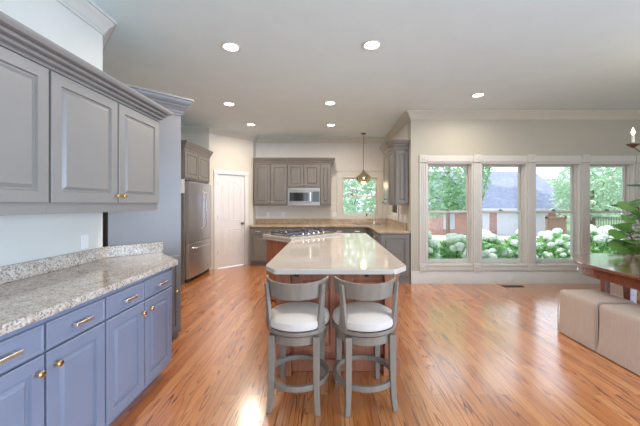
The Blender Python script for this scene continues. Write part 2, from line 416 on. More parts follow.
# ------------------------------------------------------------------ double-hung windows
def sash(parent, x0, x1, z0, z1, y, st=.030, top=.030, bot=.05, th=.035):
    bm = BM()
    box(bm, x0, y, z0, x0+st, y+th, z1); box(bm, x1-st, y, z0, x1, y+th, z1)
    box(bm, x0+st, y, z1-top, x1-st, y+th, z1); box(bm, x0+st, y, z0, x1-st, y+th, z0+bot)
    s = build('sash', bm, M['trim'], parent, .003)
    bm = BM(); box(bm, x0+st-.002, y+th*.45, z0+bot-.002, x1-st+.002, y+th*.6, z1-top+.002)
    build('pane', bm, M['glass'], s, label='clear glass')
    return s
def fluted(bm, x0, x1, y, z0, z1, t=.022):
    w = x1-x0; box(bm, x0, y-t*.6, z0, x1, y, z1)
    for k in range(4):
        c = x0+w*(k+.5)/4
        beamx = w/4*.36; box(bm, c-beamx, y-t, z0, c+beamx, y-t*.6, z1)
def rosette(bm, xc, zc, y, s=.072):
    box(bm, xc-s, y-.03, zc-s, xc+s, y, zc+s)
    lathe(bm, [(.052, .03), (.052, .034), (.04, .038), (.034, .032), (.022, .032), (.014, .04), (.002, .042)], (xc, y, zc), 'y', -1, 20)
WT = ['tall double hung window nearest the kitchen', 'tall double hung window, second from the kitchen', 'tall double hung window, third from the kitchen', 'tall double hung window nearest the houseplant']
for i, (a, b) in enumerate(WO):
    w = bpy.data.objects.new('window_%d' % (i+1), None); COL.objects.link(w); w.location = (a, YW, WZ0)
    tag(w, WT[i], 'window', kind='structure')
    W = b-a; H = WZ1-WZ0; mid = 1.25-WZ0
    bm = BM()      # jamb liner
    box(bm, 0, 0.0, 0, .022, .21, H); box(bm, W-.022, 0.0, 0, W, .21, H); box(bm, .022, 0.0, H-.022, W-.022, .21, H); box(bm, .022, .02, 0, W-.022, .21, .02)
    for s0, s1 in ((.022, .034), (W-.034, W-.022)): box(bm, s0, .07, .02, s1, .10, H-.022)
    build('jamb', bm, M['trim'], w, .002)
    sash(w, .024, W-.024, mid-.022, H-.024, .145, bot=.032)
    s = sash(w, .024, W-.024, .021, mid+.022, .106, top=.036, bot=.06)
    bm = BM(); box(bm, W/2-.03, .088, mid+.022, W/2+.03, .125, mid+.034); lathe(bm, [(.016, 0), (.016, .012), (.006, .016)], (W/2, .106, mid+.034)); build('sash_lock', bm, M['bronze'], s, label='bronze sash lock')
    bm = BM(); fluted(bm, -.14+.002, -.002, -.001, -.0, 2.10-WZ0)
    if i == 3: fluted(bm, W+.002, W+.138, -.001, 0, 2.10-WZ0)
    build('casing', bm, M['trim'], w)
    bm = BM(); box(bm, 0, -.018, H, W, -.001, H+.125); box(bm, 0, -.026, H+.02, W, -.018, H+.10); build('head_casing', bm, M['trim'], w, .003)
    bm = BM(); box(bm, 0, -.03, -.022, W, .10, .004); build('stool', bm, M['trim'], w, .004)
    bm = BM(); box(bm, 0, -.018, -.105, W, -.001, -.022); box(bm, 0, -.024, -.09, W, -.018, -.045); build('apron', bm, M['trim'], w, .003)
    for xc in ((-.07,) if i < 3 else (-.07, W+.07)):
        for zc in (H+.072, -.045):
            bm = BM(); rosette(bm, xc, zc, -.001, .067); build('rosette', bm, M['trim'], w, .002)
# sink window
w = bpy.data.objects.new('window_5', None); COL.objects.link(w); w.location = (BW[0], YB, BW[2]-.03)
tag(w, 'white framed window over the kitchen sink looking onto leaves', 'window', kind='structure')
W = BW[1]-BW[0]; H = BW[3]-BW[2]+.05
sash(w, .004, W-.004, H*.5-.012, H-.004, .07, .03, .03, .024, .03); sash(w, .004, W-.004, .004, H*.5+.012, .038, .03, .024, .035, .03)
bm = BM()
box(bm, -.13, -.02, -.10, -.001, -.001, H+.15); box(bm, W+.001, -.02, -.10, W+.13, -.001, H+.15); box(bm, -.001, -.02, H+.001, W+.001, -.001, H+.15); box(bm, -.001, -.02, -.10, W+.001, -.001, -.001)
box(bm, -.145, -.03, H+.15, W+.145, -.001, H+.17)
build('casing', bm, M['trim'], w, .004)
w = bpy.data.objects.new('window_6', None); COL.objects.link(w); w.location = (XK, 7.2, 1.14); w.rotation_euler = (0, 0, -PI/2)
tag(w, 'narrow white framed window on the wall right of the sink', 'window', kind='structure')
W, H = .93, .86
sash(w, .004, W-.004, .004, H-.004, .05, .04, .04, .05, .035)
bm = BM(); box(bm, -.11, -.02, -.10, -.001, -.001, H+.11); box(bm, W+.001, -.02, -.10, W+.11, -.001, H+.11); box(bm, -.001, -.02, H+.001, W+.001, -.001, H+.11); box(bm, -.001, -.02, -.10, W+.001, -.001, -.001)
build('casing', bm, M['trim'], w, .004)

# ------------------------------------------------------------------ pantry door
d1 = bpy.data.objects.new('door_1', None); COL.objects.link(d1)
d1.location = (-2.5+.128, 6.35+.128, 0); d1.rotation_euler = (0, 0, PI/4)
tag(d1, 'white four panel pantry door with arched upper panels and dark knob', 'door', kind='structure')
DW = .457*s2
bm = BM(); box(bm, .004, .008, .012, DW-.004, .045, 2.03); build('door_leaf', bm, M['doorwhite'], d1, .002)
def arched(x0, x1, z0, z1, up, i, y):
    pts = [(x0+i, y, z0+i), (x1-i, y, z0+i)]
    n = 10; sl = 1 if x0 < DW/2-.05 else -1
    for k in range(n+1):
        t = k/n; x = (x1-i)+((x0+i)-(x1-i))*t; s = (x-x0)/(x1-x0); s = s if sl > 0 else 1-s
        z = z1-i + up*(3*s*s-2*s**3)
        pts.append((x, y, z))
    return pts
pw0, pw1, pg = .095, DW/2-.045, DW/2+.045
for (x0, x1) in ((pw0, pw1), (pg, DW-pw0)):
    for (z0, z1, up) in ((.22, .83, 0), (1.02, 1.78, .12)):
        bm = BM(); yy = .008
        loft(bm, [arched(x0, x1, z0, z1, up, i, yy-dd) for i, dd in ((0, -.004), (.004, .008), (.012, .008), (.02, .001), (.03, .001), (.045, .007))])
        build('door_panel', bm, M['doorwhite'], d1)
bm = BM(); lathe(bm, [(.028, 0), (.028, .006), (.012, .01), (.011, .03), (.026, .042), (.03, .055), (.022, .066), (.004, .07)], (DW-.065, .008, .95), 'y', -1); build('door_knob', bm, M['bronze'], d1, label='dark bronze knob')
for z in (.3, 1.05, 1.78):
    bm = BM(); lathe(bm, [(.008, 0), (.008, .09)], (.002, -.004, z), 'z', 1, 10); build('hinge', bm, M['bronze'], d1, label='dark hinge')
bm = BM()
for x0, x1 in ((-.085, -.001), (DW+.001, DW+.085)): box(bm, x0, -.02, 0, x1, -.001, 2.036); box(bm, x0+.012, -.026, 0, x1-.012, -.02, 2.036)
box(bm, -.085, -.02, 2.036, DW+.085, -.001, 2.125); box(bm, -.085, -.026, 2.05, DW+.085, -.02, 2.11)
build('casing', bm, M['doorwhite'], d1, .003)

# ------------------------------------------------------------------ cabinets (local: x along the width, front faces -y at y = 0)
CABCROWN = [(0, -.045), (.010, -.045), (.012, -.030), (.022, -.022), (.022, .0), (.030, .006), (.036, .022), (.050, .036), (.050, .050), (.066, .060), (.078, .082), (.082, .098), (.096, .102), (.096, .122), (0, .122)]
LOWCROWN = [(0, -.022), (.014, -.022), (.018, -.016), (.014, -.006), (.010, -.002), (.034, .002), (.040, .010), (.034, .020), (.026, .024), (.056, .028), (.062, .036), (.056, .046), (.048, .050), (.080, .054), (.090, .064), (.094, .076), (.094, .084), (0, .084)]
def base_cab(name, label, loc, rz, w, d, cols, mat, group=None, h=.874, toe=.10, drawers=True, knobmat='brass', toe_in=.07, kn=None):
    t = thing(name, label, 'cabinet', loc, rz, group)
    bm = BM(); box(bm, 0, 0, toe, w, d, h); box(bm, .0, toe_in, 0, w, d, toe); build('carcass', bm, mat, t)
    cw = w/cols; g = .006
    zt = .845; zd = .715
    for k in range(cols):
        x0, x1 = k*cw+g, (k+1)*cw-g
        if drawers:
            bm = BM(); panel(bm, x0, x1, zd+.006, zt, -.001, .02, raised=False); dr = build('drawer', bm, mat, t)
            bm = BM(); pull(bm, (x0+x1)/2, -.021, (zd+.006+zt)/2); build('drawer_pull', bm, M['champagne'], dr, .002, label='pale brass bar pull')
        bm = BM(); panel(bm, x0, x1, toe+.03, (zd-.006) if drawers else zt, -.001, .02, .06); dr = build('door', bm, mat, t)
        s = kn[k] if kn else (1 if k % 2 == 0 else 0)
        bm = BM(); knob(bm, x1-.04 if s else x0+.04, -.021, (zd if drawers else zt)-.075); build('knob', bm, M[knobmat], dr, label='round brass knob')
    return t
def upper_cab(name, label, loc, rz, w, d, cols, mat, z0, z1, group=None, crown=None, rail=.035, kn=None, zdoor=None, prof=None):
    t = thing(name, label, 'cabinet', loc, rz, group)
    bm = BM(); box(bm, 0, 0, z0, w, d, z1); build('carcass', bm, mat, t)
    cw = w/cols; g = .007
    for k in range(cols):
        x0, x1 = k*cw+g, (k+1)*cw-g
        bm = BM(); panel(bm, x0, x1, z0+rail, zdoor or z1-.03, -.001, .02, .06); dr = build('door', bm, mat, t)
        s = kn[k] if kn else (1 if k % 2 == 0 else 0)
        bm = BM(); knob(bm, x1-.025 if s else x0+.025, -.021, z0+rail+.05); build('knob', bm, M['brass'], dr, label='round brass knob')
    if crown:
        bm = BM(); sweep(bm, prof or CABCROWN, crown, z1, -1); build('crown', bm, mat, t)
    return t
# left run
XF = -1.306
ys = [.257, 1.003, 1.749, 2.495]
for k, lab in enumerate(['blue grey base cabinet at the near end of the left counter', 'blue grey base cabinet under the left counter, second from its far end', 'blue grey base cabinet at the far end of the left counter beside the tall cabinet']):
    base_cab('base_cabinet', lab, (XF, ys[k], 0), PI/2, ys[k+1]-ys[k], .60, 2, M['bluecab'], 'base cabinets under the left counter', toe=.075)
ct = thing('countertop', 'pale speckled granite countertop along the left wall', 'countertop', (0, 0, 0))
# corner of the top meets the angled face of the tall cabinet (X - Y = -4.65)
bm = BM(); prism(bm, [(-1.276, .2), (-1.276, 2.57), (-1.555, 2.87), (-1.65, 2.995), (XL+.003, 2.675), (XL+.003, .2)], .8745, .914, .004)
build('worktop', bm, M['granite'], ct)
bm = BM()
prism(bm, [(XL+.003, .2), (XL+.033, .2), (XL+.033, 2.655), (-1.63, 2.986), (-1.652, 3.006-.002), (XL+.003, 2.676)], .9145, 1.015)
build('backsplash', bm, M['granite'], ct, .003)
uz0, uz1 = 1.335, 2.135
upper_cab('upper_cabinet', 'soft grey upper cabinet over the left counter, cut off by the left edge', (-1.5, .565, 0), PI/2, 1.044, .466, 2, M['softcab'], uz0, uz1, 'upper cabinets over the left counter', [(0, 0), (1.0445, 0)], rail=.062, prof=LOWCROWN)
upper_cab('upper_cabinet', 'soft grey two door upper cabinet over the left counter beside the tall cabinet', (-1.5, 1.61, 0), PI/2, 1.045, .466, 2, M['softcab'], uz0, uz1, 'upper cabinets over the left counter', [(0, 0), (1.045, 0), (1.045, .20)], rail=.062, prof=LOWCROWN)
# tall angled cabinet: face line X - Y = -4.65
t = thing('tall_cabinet', 'tall angled slate grey cabinet at the end of the left counter', 'cabinet', (-1.965, 2.70, 0), PI/4)
TW = .62
bm = BM(); box(bm, 0, 0.006, .06, TW, .52, 2.36); box(bm, .01, .05, 0, TW-.01, .52, .06); build('carcass', bm, M['tallcab'], t)
bm = BM(); panel(bm, .45, TW-.012, .10, .86, .005, .018, .04); dr = build('door', bm, M['tallcab'], t)
bm = BM(); knob(bm, TW-.05, -.013, .50); build('knob', bm, M['brass'], dr, label='round brass knob')
bm = BM(); sweep(bm, CABCROWN, [(0, 0.006), (TW, 0.006), (TW, .5)], 2.355, -1); build('crown', bm, M['tallcab'], t)

# fridge surround and cabinet above
XFR = -2.5
t = upper_cab('upper_cabinet', 'warm grey two door cabinet above the refrigerator', (XFR, 5.24, 0), PI/2, 1.10, .74, 2, M['cab'], 1.82, 2.36, None, [(0, .4), (0, 0), (1.10, 0)], rail=.03)
bm = BM(); box(bm, 0, .0, 0, .03, .74, 1.8195); build('side_panel', bm, M['cab'], t)
# refrigerator, local front faces -y
fr = thing('refrigerator', 'stainless steel french door refrigerator with bottom freezer drawer', 'refrigerator', (-2.48, 5.285, 0), PI/2)
FW = 1.03
bm = BM(); box(bm, .006, .02, .06, FW-.006, .72, 1.79); build('body', bm, M['fsteel'], fr, .004)
bm = BM(); box(bm, .01, .0, .005, FW-.01, .6, .06); build('base_grille', bm, M['dark'], fr, label='dark base grille')
def fdoor(name, x0, x1, z0, z1):
    bm = BM(); n = 8; rings = []
    for z in (z0, z0+.01, z1-.01, z1):
        e = .0 if z in (z0, z1) else .01
        row = [(x0, .018, z)]+[(x0+(x1-x0)*k/n, -.03-e-.03*math.sin(PI*(x0+(x1-x0)*k/n)/FW), z) for k in range(n+1)]+[(x1, .018, z)]
        rings.append(row)
    loft(bm, rings); return build(name, bm, M['fsteel'], fr)
L_ = fdoor('door', .004, FW/2-.003, .70, 1.79); R_ = fdoor('door', FW/2+.003, FW-.004, .70, 1.79); D_ = fdoor('freezer_drawer', .004, FW-.004, .07, .69)
for par, x in ((L_, FW/2-.05), (R_, FW/2+.05)):
    bm = BM(); tube(bm, [(x, -.07, .93), (x, -.125, .97), (x, -.125, 1.60), (x, -.07, 1.64)], .013, 10); build('handle', bm, M['chrome'], par, label='long vertical bar handle')
bm = BM(); tube(bm, [(.13, -.05, .60), (.16, -.115, .60), (FW-.16, -.115, .60), (FW-.13, -.05, .60)], .013, 10); build('handle', bm, M['chrome'], D_, label='horizontal bar handle')
bm = BM(); box(bm, FW/2+.22, -.062, .155, FW/2+.30, -.045, .175); build('badge', bm, M['bronze'], D_, label='small badge')
o = build('switch_plate', (lambda b: (box(b, -.006, -.05, -.12, 0, .05, .12), b)[1])(BM()), M['white'], loc=(-2.54, 5.2395, 1.70), rz=PI/2)
tag(o, 'white plate on the grey panel left of the refrigerator', 'plate')

# kitchen back run
YF = 6.74
units = [(-1.75, -1.36, 1), (-1.36, -.96, 1), (-.96, -.2, 2), (-.2, .40, 2)]
labs = ['warm grey base cabinet next to the pantry door wall', 'warm grey base cabinet, second from the pantry door', 'warm grey two door base cabinet behind the cooktop', 'warm grey two door base cabinet left of the sink']
for (a, b, c), lab in zip(units, labs):
    base_cab('base_cabinet', lab, (a, YF, 0), 0, b-a, .60, c, M['cab'], 'base cabinets along the kitchen back wall')
base_cab('base_cabinet', 'warm grey sink base cabinet under the kitchen window', (.40, YF, 0), 0, .50, .60, 1, M['cab'], 'base cabinets along the kitchen back wall')
# right run: front at X = .905 faces -X
base_cab('base_cabinet', 'warm grey end base cabinet right of the island with a panelled end', (.905, 5.99, 0), -PI/2, .69, .53, 1, M['cab'], 'base cabinets along the kitchen right wall')
endc = bpy.data.objects[[o.name for o in bpy.data.objects if o.get('label') == 'warm grey end base cabinet right of the island with a panelled end'][0]]
bm = BM(); panel(bm, .012, .518, .13, .855, 0, .018, .07)
bmesh.ops.transform(bm, matrix=Matrix.Translation((.691, 0, 0)) @ Matrix.Rotation(PI/2, 4, 'Z'), verts=bm.verts)
build('end_panel', bm, M['cab'], endc)
dw = thing('dishwasher', 'stainless dishwasher in the cabinet run right of the island', 'dishwasher', (.905, 6.62, 0), -PI/2)
bm = BM(); box(bm, .005, .0, .10, .62, .53, .87); build('body', bm, M['dark'], dw)
bm = BM(); box(bm, .008, -.022, .11, .617, -.001, .74); build('door', bm, M['steel'], dw, .003)
bm = BM(); box(bm, .008, -.022, .745, .617, -.001, .868); build('control_panel', bm, M['steel'], dw, .003)
bm = BM(); tube(bm, [(.06, -.022, .70), (.08, -.06, .70), (.54, -.06, .70), (.56, -.022, .70)], .011); build('handle', bm, M['chrome'], dw)
kc = thing('countertop', 'golden speckled granite countertop wrapping the kitchen back and right walls', 'countertop', (0, 0, 0))
bm = BM(); prism(bm, [(-1.757, 6.70), (.74, 6.70), (.875, 6.56), (.875, 5.27), (1.44, 5.27), (1.44, 7.345), (-1.757, 7.345)], .8745, .914)
build('worktop', bm, M['kgranite'], kc, .004)
bm = BM(); box(bm, -1.757, 7.315, .9145, 1.405, 7.345, 1.036); box(bm, 1.41, 5.52, .9145, 1.44, 7.345, 1.036); build('backsplash', bm, M['kgranite'], kc, .002)
fa = thing('faucet', 'chrome gooseneck faucet on the counter under the kitchen window', 'faucet', (1.09, 7.17, .9145))
bm = BM(); lathe(bm, [(.03, 0), (.03, .01), (.022, .02), (.02, .06), (.014, .07)]); build('base', bm, M['faucet'], fa)
pts = [(0, 0, .05), (0, 0, .32)]+[(-.09+.09*math.cos(a), -.03*(1-math.cos(a)), .32+.09*math.sin(a)) for a in [PI*k/10 for k in range(1, 11)]]+[(-.18, -.06, .24)]
bm = BM(); tube(bm, pts, .012, 10); build('spout', bm, M['faucet'], fa)
bm = BM(); lathe(bm, [(.013, 0), (.017, .01), (.017, .06), (.01, .065)], (-.18, -.06, .19)); build('spray_head', bm, M['bronze'], fa, label='dark spray head')
bm = BM(); tube(bm, [(.02, 0, .045), (.07, -.01, .07)], .006); build('lever', bm, M['faucet'], fa)
sk = thing('sink', 'undermount steel sink in the corner of the golden granite counter', 'sink', (.93, 6.98, .9146))
bm = BM(); rings = []
for sx, sy, z in ((.30, .16, 0), (.30, .16, .003), (.28, .145, .003), (.275, .14, .001)): rings.append([(-sx, -sy, z), (sx, -sy, z), (sx, sy, z), (-sx, sy, z)])
loft(bm, rings); build('rim', bm, M['steel'], sk)
# uppers on the back wall
YU = 7.0; z0u, z1u = 1.35, 2.33
upper_cab('upper_cabinet', 'warm grey two door wall cabinet left of the microwave', (-1.71, YU, 0), 0, .765, .345, 2, M['cab'], z0u, z1u, 'wall cabinets around the microwave', [(0, 0), (.765, 0)])
upper_cab('upper_cabinet', 'short warm grey two door wall cabinet above the microwave', (-.94, YU, 0), 0, .76, .345, 2, M['cab'], 1.772, z1u, 'wall cabinets around the microwave', [(0, 0), (.76, 0)], rail=.015)
upper_cab('upper_cabinet', 'narrow warm grey wall cabinet right of the microwave', (-.18, YU, 0), 0, .25, .345, 1, M['cab'], z0u, z1u, 'wall cabinets around the microwave', [(0, 0), (.25, 0), (.25, .34)], kn=[0])
mw = thing('microwave', 'stainless over the range microwave between the kitchen wall cabinets', 'microwave', (-.935, 6.955, 1.355))
bm = BM(); box(bm, 0, .02, 0, .75,   .385, .412); build('body', bm, M['steel'], mw, .003)
bm = BM(); box(bm, 0, 0, .07, .56, .0195, .335); d_ = build('door', bm, M['steel'], mw, .003)
bm = BM(); box(bm, .05, -.004, .10, .49, -.0005, .30); build('window', bm, M['blackglass'], d_, label='dark glass window')
bm = BM(); tube(bm, [(.53, 0, .09), (.53, -.035, .10), (.53, -.035, .305), (.53, 0, .315)], .01); build('handle', bm, M['chrome'], d_)
bm = BM(); box(bm, .565, 0, .07, .75, .0195, .335); k_ = build('control_panel', bm, M['steel'], mw, .002)
bm = BM(); box(bm, .575, -.003, .085, .735, -.0005, .322); build('keypad', bm, M['blackglass'], k_, label='black keypad')
bm = BM(); box(bm, 0, 0, .339, .75, .0195, .412); build('vent_panel', bm, M['steel'], mw, .003)
bm = BM(); box(bm, 0, 0, 0, .75, .0195, .065); build('bottom_panel', bm, M['steel'], mw, .003)
# angled wall cabinet on the kitchen right wall
ac = thing('upper_cabinet', 'warm grey angled end wall cabinet right of the sink window', 'cabinet', (0, 0, 0))
foot = [(1.445, 5.40), (1.20, 5.40), (1.12, 5.50), (1.12, 6.02), (1.445, 6.02)]
bm = BM(); prism(bm, foot, 1.37, 2.40); build('carcass', bm, M['cab'], ac)
def face_panel(a, b, name):
    a, b = Vector(a), Vector(b); L = (b-a).length; d = (b-a)/L
    bm = BM(); panel(bm, .012, L-.012, 1.40, 2.34, 0, .016, min(.055, L*.28))
    bmesh.ops.transform(bm, matrix=Matrix.Translation((a.x, a.y, 0)) @ Matrix.Rotation(math.atan2(d.y, d.x), 4, 'Z'), verts=bm.verts)
    return build(name, bm, M['cab'], ac)
face_panel((1.20, 5.399), (1.445, 5.399), 'end_panel'); face_panel((1.119, 5.499), (1.199, 5.399), 'corner_panel')
d_ = face_panel((1.119, 6.02), (1.119, 5.50), 'door')
bm = BM(); lathe(bm, [(.006, 0), (.006, .012), (.014, .02), (.014, .03), (.004, .033)], (1.103, 5.97, 1.42), 'x', -1, 12); build('knob', bm, M['black'], d_, label='black knob')
bm = BM(); sweep(bm, CABCROWN, [(1.12, 6.02), (1.12, 5.50), (1.20, 5.40), (1.445, 5.40)], 2.40, -1); build('crown', bm, M['cab'], ac)

# ------------------------------------------------------------------ island
isl = thing('kitchen_island', 'reddish cherry wood island base under the cream quartz tops', 'island', (0, 0, 0))
bm = BM(); prism(bm, [(-.33, 2.53), (.52, 2.53), (.55, 2.56), (.55, 4.90), (-.10, 4.90), (-.42, 4.80), (-.42, 2.62)], .02, .8745)
build('body', bm, M['cherry'], isl)
bm = BM(); prism(bm, [(-.4205, 4.04), (-.4205, 4.84), (-.90, 4.42), (-.88, 4.38)], .02, .8745); build('cooktop_cabinet', bm, M['cherry'], isl)
for a, b in ((-.30, .10), (.12, .52)):
    bm = BM(); panel(bm, a+.01, b-.01, .14, .84, 2.529, .016, .07); build('panel', bm, M['cherry'], isl)
for a, b in ((-.42, -.31), (.46, .57)):
    bm = BM(); box(bm, a, 2.45, .13, b, 2.56, .8745); box(bm, a-.012, 2.437, 0, b+.012, 2.57, .13); box(bm, a-.008, 2.442, .80, b+.008, 2.568, .83)
    build('corner_post', bm, M['cherry'], isl, .004)
bm = BM(); box(bm, -.30, 2.505, 0, .45, 2.529, .10); build('plinth', bm, M['cherry'], isl, .006)
pass
for bx in (-.25, .31):
    bm = BM(); box(bm, bx-.018, 2.40, .81, bx+.018, 2.529, .8745); build('bracket', bm, M['iron'], isl, .004, label='dark support bracket')
def rounded(poly, r, n=5):
    out = []; P = [Vector(p) for p in poly]
    for i, p in enumerate(P):
        a, b = P[i-1], P[(i+1) % len(P)]; u = (a-p).normalized(); v = (b-p).normalized()
        s, e = p+u*r, p+v*r
        for k in range(n+1):
            t = k/n; q = s*(1-t)**2+p*2*t*(1-t)+e*t*t; out.append((q.x, q.y))
    return out
bm = BM(); prism(bm, rounded([(-.392, 2.20), (.495, 2.20), (.607, 2.33), (.625, 4.95), (-.10, 4.95), (-.25, 5.10), (-.96, 4.44), (-.485, 3.98), (-.485, 2.34)], .02), .8752, .9135, .004)
tag(build('countertop', bm, M['quartz']), 'large cream polished quartz top of the island seating side', 'countertop')
bm = BM(); tier = rounded([(-.48, 3.96), (.21, 4.65), (-.25, 5.11), (-.97, 4.44)], .03); prism(bm, tier, .914, .945, .003)
tag(build('countertop', bm, M['quartz']), 'raised cream quartz slab holding the gas cooktop', 'countertop')
ck = thing('cooktop', 'stainless gas cooktop with black grates on the raised island slab', 'cooktop', (-.375, 4.54, .9455), PI/4)
bm = BM(); box(bm, -.44, -.25, 0, .44, .25, .012); build('tray', bm, M['steel'], ck, .004)
for gx in (-.29, 0, .29):
    bm = BM()
    for y in (-.2, 0, .2): box(bm, gx-.135, y-.008, .03, gx+.135, y+.008, .05)
    for x in (-.13, 0, .13): box(bm, gx+x-.008, -.205, .03, gx+x+.008, .205, .05)
    for x in (-.13, .13):
        for y in (-.2, .2): box(bm, gx+x-.007, y-.007, .012, gx+x+.007, y+.007, .03)
    build('grate', bm, M['grate'], ck, .002, label='black cast iron grate')
for gx, gy in ((-.29, -.1), (-.29, .1), (.29, -.1), (.29, .1), (0, 0)):
    bm = BM(); lathe(bm, [(.045, 0), (.045, .008), (.03, .012), (.03, .018), (.005, .02)], (gx, gy, .012)); build('burner', bm, M['iron'], ck)
for k in range(5):
    bm = BM(); lathe(bm, [(.018, 0), (.018, .02), (.014, .026), (.003, .027)], (-.2+.1*k, -.232, .012), n=12); build('knob', bm, M['chrome'], ck)

# ------------------------------------------------------------------ stools (local: back towards -y)
def stool():
    t = thing('bar_stool', '', 'stool')
    bm = BM(); lathe(bm, [(.19, .548), (.222, .555), (.228, .575), (.222, .60), (.19, .622), (.12, .636), (.05, .641), (.003, .642)], n=40); build('seat', bm, M['cushion'], t, label='cream upholstered round seat')
    bm = BM(); lathe(bm, [(.20, .515), (.222, .517), (.228, .525), (.228, .547), (.20, .5475)], n=40); build('seat_frame', bm, M['stoolwood'], t)
    bm = BM(); lathe(bm, [(.16, .45), (.205, .452), (.207, .506), (.19, .508), (.12, .510), (.12, .5145)], n=40); build('apron', bm, M['stoolwood'], t)
    for sx in (-1, 1):
        for sy in (-1, 1):
            bm = BM()
            beam(bm, [(sx*.152, sy*.163, .505, .022, .019), (sx*.153, sy*.166, .30, .022, .018), (sx*.154, sy*.170, .17, .020, .017), (sx*.158, sy*.178, .07, .018, .016), (sx*.165, sy*.190, 0, .017, .016)])
            build('leg', bm, M['stoolwood'], t, .004)
    bm = BM(); ring_band(bm, .196, .224, .155, .192); build('foot_ring', bm, M['stoolwood'], t, .004)
    bm = BM(); arc_band(bm, .204, .221, .752, .866, R(270-80), R(270+80), 28, .012, (0, .008), .016); build('back_rail', bm, M['stoolwood'], t, .005)
    for s in (-1, 1):
        bm = BM(); rings = []
        for r, z, w in ((.214, .518, .034), (.228, .56, .036), (.228, .62, .026), (.232, .70, .020), (.240, .78, .018), (.247, .85, .016)):
            a = R(270+s*52); c = Vector((r*math.cos(a), r*math.sin(a)+.008)); tx = Vector((-math.sin(a), math.cos(a))); nx = Vector((math.cos(a), math.sin(a)))
            d = .012
            rings.append([(*(c+tx*w*p+nx*d*q), z) for p, q in ((-1, -1), (1, -1), (1, 1), (-1, 1))])
        loft(bm, rings); build('back_post', bm, M['stoolwood'], t, .004)
    return t
st = stool(); st.location = (-.215, 2.195, 0); st.rotation_euler = (0, 0, R(-5))
st['label'] = 'weathered grey swivel counter stool with cream seat, left of the two'; st['group'] = 'counter stools at the island'
s3 = copy_tree(st); s3.location = (.260, 2.195, 0); s3.rotation_euler = (0, 0, R(9))
s3['label'] = 'weathered grey swivel counter stool with cream seat, right of the two'

# ------------------------------------------------------------------ dining side
tb = thing('dining_table', 'round ended mahogany dining table at the right edge', 'table', (3.49, 3.07, 0))
def oval(r, l=1.3, n=28):
    return [(r*math.cos(PI*k/n), r*math.sin(PI*k/n)) for k in range(n+1)]+[(r*math.cos(PI+PI*k/n), -l+r*math.sin(PI+PI*k/n)) for k in range(n+1)]
def slab(bm, poly, seq): loft(bm, [[(x*s, y*s if y > 0 else (y+.65)*1-.65, z) for x, y in poly] for s, z in seq])
bm = BM(); R0 = .80
def ringz(r, z): return [(x, y, z) for x, y in oval(r)]
loft(bm, [ringz(R0-.03, .728), ringz(R0-.008, .732), ringz(R0, .742), ringz(R0, .750), ringz(R0-.012, .760)])
top = build('table_top', bm, M['mahogany'], tb)
bm = BM(); box(bm, -R0+.012, -.002, .7601, R0-.012, .002, .7606); build('leaf_seam', bm, M['dark'], top)
bm = BM()
outer = oval(R0-.06); inner = oval(R0-.085)
loft(bm, [[(x, y, .63) for x, y in inner], [(x, y, .63) for x, y in outer], [(x, y, .7275) for x, y in outer], [(x, y, .7275) for x, y in inner]], True, True)
build('apron', bm, M['mahogany'], tb)
bm = BM(); loft(bm, [[(x, y, .625) for x, y in oval(R0-.055)], [(x, y, .64) for x, y in oval(R0-.052)]]); build('apron_bead', bm, M['mahogany'], tb)
for (lx, ly) in ((-.12, .60), (-.52, -.10), (.52, -.10), (-.52, -1.3), (.52, -1.3)):
    bm = BM(); beam(bm, [(lx, ly, 0, .024, .024), (lx, ly, .2, .028, .028), (lx, ly, .62, .038, .038), (lx, ly, .70, .04, .04)]); build('leg', bm, M['mahogany'], tb, .004)
def ottoman(label, y0, y1):
    X0, X1 = 2.505, 2.93
    t = thing('ottoman', label, 'ottoman', ((X0+X1)/2, (y0+y1)/2, 0), 0, 'slipcovered ottomans at the table')
    hx, hy = (X1-X0)/2, (y1-y0)/2
    bm = BM(); rings = []
    def rr(hx, hy, r, z, fl=0.0):
        out = []
        for cx, cy, a0 in ((hx-r, hy-r, 0), (-hx+r, hy-r, 90), (-hx+r, -hy+r, 180), (hx-r, -hy+r, 270)):
            for k in range(6):
                a = R(a0+18*k); out.append((cx+r*math.cos(a), cy+r*math.sin(a), z))
        return out
    for e, r, z in ((.0, .02, .008), (-.002, .02, .02), (.006, .02, .12), (.010, .022, .30), (.008, .024, .42), (.010, .03, .445), (.022, .035, .462), (.05, .05, .468), (.12, .07, .474)):
        rings.append(rr(hx-e, hy-e, r, z))
    loft(bm, rings); build('slipcover', bm, M['linen'], t)
    for sx in (-1, 1):
        for sy in (-1, 1):
            bm = BM(); tube(bm, [(sx*(hx-.004), sy*(hy-.004), .006), (sx*(hx-.006), sy*(hy-.006), .42)], .005, 6); build('corner_pleat', bm, M['linen'], t)
    bm = BM(); box(bm, -hx+.03, -hy+.03, 0, hx-.03, hy-.03, .0075); build('base', bm, M['dark'], t, label='dark base')
    return t
ottoman('beige linen slipcovered ottoman at the table, nearer the windows', 2.83, 3.30)
ottoman('beige linen slipcovered ottoman at the table, cut by the right edge', 2.34, 2.822)

